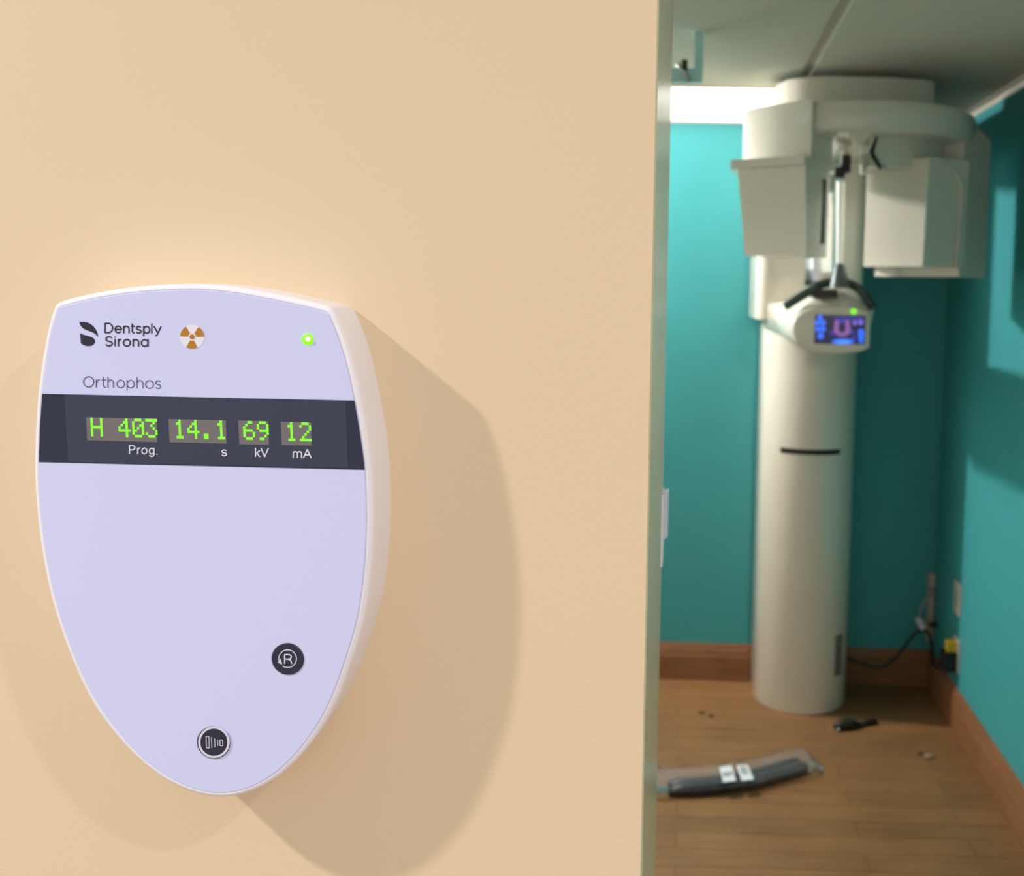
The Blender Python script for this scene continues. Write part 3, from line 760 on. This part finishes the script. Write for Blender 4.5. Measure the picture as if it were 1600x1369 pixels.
# dark hose in its bag
pth = smooth_path([floor_pt(1044, 1241), floor_pt(1080, 1241), floor_pt(1120, 1238), floor_pt(1165, 1230), floor_pt(1205, 1220), floor_pt(1240, 1209), floor_pt(1256, 1203)], 5)
def flat_tube(bm, path, wd, ht, seg=20, z0=0.0, wob=0.0, ends=(1, 1)):
    rings = []; n = len(path)
    for i, p in enumerate(path):
        t = (path[min(i + 1, n - 1)] - path[max(i - 1, 0)]).normalized(); s = Vector((-t.y, t.x, 0))
        e = 1.0
        u = i / (n - 1)
        if u < 0.08: e = ends[0] + (1 - ends[0]) * (u / 0.08)
        if u > 0.90: e = ends[1] + (1 - ends[1]) * ((1 - u) / 0.10)
        r = []
        for k in range(seg):
            a = 2 * pi * k / seg
            j = 1 + wob * (random.random() - 0.5)
            r.append(p + s * (cos(a) * wd / 2 * j * (0.55 + 0.45 * e)) + Vector((0, 0, z0 + (ht / 2 + sin(a) * ht / 2 * (1 if sin(a) < 0 else j)) * max(e, 0.12))))
        rings.append(r)
    loft(bm, rings)
hose = thing('hose', 'dark grey hose folded inside the clear plastic bag on the floor', 'hose', tuple(pth[0]))
for off in (-0.024, 0.016):
    pp = []
    for i, p in enumerate(pth):
        t = (pth[min(i + 1, len(pth) - 1)] - pth[max(i - 1, 0)]).normalized()
        pp.append(p + Vector((-t.y, t.x, 0)) * (off + 0.018))
    bm = bmesh.new(); flat_tube(bm, pp, 0.040, 0.036, 16, 0.002, 0.0, (0.6, 0.85)); obj('strand', bm, 'hose', hose, smooth=True)
bag = thing('plastic_bag', 'clear plastic bag with white label lying on the plank floor', 'bag', tuple(pth[0] + Vector((0, 0.03, 0))))
bp = smooth_path([floor_pt(1015, 1236), floor_pt(1050, 1235), floor_pt(1080, 1234), floor_pt(1120, 1231), floor_pt(1165, 1225), floor_pt(1205, 1216), floor_pt(1240, 1207), floor_pt(1260, 1202), floor_pt(1281, 1199)], 6)
bm = bmesh.new(); flat_tube(bm, [p + Vector((0, 0.025, 0)) for p in bp], 0.150, 0.046, 28, 0.0008, 0.16, (1.0, 0.12)); obj('film', bm, 'film', bag, smooth=True)
bm = bmesh.new()
lab = [[(1124, 1199), (1143, 1196), (1150, 1220), (1130, 1222)], [(1151, 1196), (1168, 1195), (1178, 1218), (1159, 1220)]]
LZ = 0.052
def bil(q, u, v):
    A, B, C, D_ = [Vector(p) for p in q]; return tuple((A * (1 - u) + B * u) * (1 - v) + (D_ * (1 - u) + C * u) * v)
for q, bars in ((lab[0], [(0.1, 0.9, 0.40, 0.45), (0.1, 0.9, 0.50, 0.56), (0.1, 0.7, 0.62, 0.66)]), (lab[1], [(0.25, 0.32, 0.1, 0.62), (0.38, 0.48, 0.1, 0.62), (0.54, 0.58, 0.1, 0.62), (0.66, 0.76, 0.1, 0.62)])):
    bm = bmesh.new()
    a = [bm.verts.new(atZ(*p, LZ)) for p in q]; c = [bm.verts.new(v.co - Vector((0, 0, 0.001))) for v in a]
    bm.faces.new(a); bm.faces.new(c[::-1])
    for i in range(4): bm.faces.new((a[i], c[i], c[(i + 1) % 4], a[(i + 1) % 4]))
    lb = obj('label', bm, 'label', bag)
    bm = bmesh.new()
    for u0, u1, v0, v1 in bars:
        bm.faces.new([bm.verts.new(atZ(*bil(q, u, v), LZ + 0.0005)) for u, v in ((u0, v0), (u1, v0), (u1, v1), (u0, v1))])
    obj('print', bm, 'ink', lb)

# black remote-like object in front of the column
hx = thing('black_clip', 'small black clip with a handle on the floor in front of the column', 'clip', tuple(floor_pt(1325, 1140)))
bm = bmesh.new(); a, b = floor_pt(1303, 1141), floor_pt(1343, 1137)
tube(bm, smooth_path([a + Vector((0, 0, 0.014)), a.lerp(b, 0.3) + Vector((0, 0, 0.018)), a.lerp(b, 0.7) + Vector((0, 0, 0.018)), b + Vector((0, 0, 0.012))], 5),
     [0.011 + 0.011 * sin(pi * k / 15) for k in range(16)], 14)
body = obj('clip_body', bm, 'black', hx, smooth=True)
bm = bmesh.new(); a2_, b2_ = floor_pt(1335, 1138), floor_pt(1368, 1131)
tube(bm, [a2_ + Vector((0, 0, 0.014)), b2_ + Vector((0, 0, 0.012)), b2_ + Vector((0.006, 0.002, 0.012))], [0.009, 0.011, 0.006], 12); obj('handle', bm, 'black', hx, smooth=True)
bm = bmesh.new(); p = floor_pt(1310, 1144, 0.009); bmesh.ops.create_uvsphere(bm, u_segments=12, v_segments=8, radius=0.007, matrix=Matrix.Translation(p)); obj('stud', bm, 'silver', hx, smooth=True)

# crumbs
def crumb(px, py, r, m, label):
    p = floor_pt(px, py, r * 0.45); bm = bmesh.new()
    bmesh.ops.create_icosphere(bm, subdivisions=2, radius=r, matrix=Matrix.Translation(p) @ Matrix.Diagonal((1.4, 0.9, 0.45, 1)))
    for v in bm.verts: v.co += Vector((random.uniform(-1, 1), random.uniform(-1, 1), 0)) * r * 0.15
    tag(obj('crumb', bm, m), label, 'debris')
crumb(1096, 1115, 0.010, 'crumb', 'left brown crumb on the floor left of the white column')
crumb(1111, 1120, 0.009, 'crumb', 'right brown crumb on the floor left of the white column')
crumb(1438, 1179, 0.008, 'crumb', 'dark crumb on the floor near the right baseboard')
crumb(1452, 1184, 0.013, 'crumb_pale', 'pale crumb on the floor near the right baseboard')
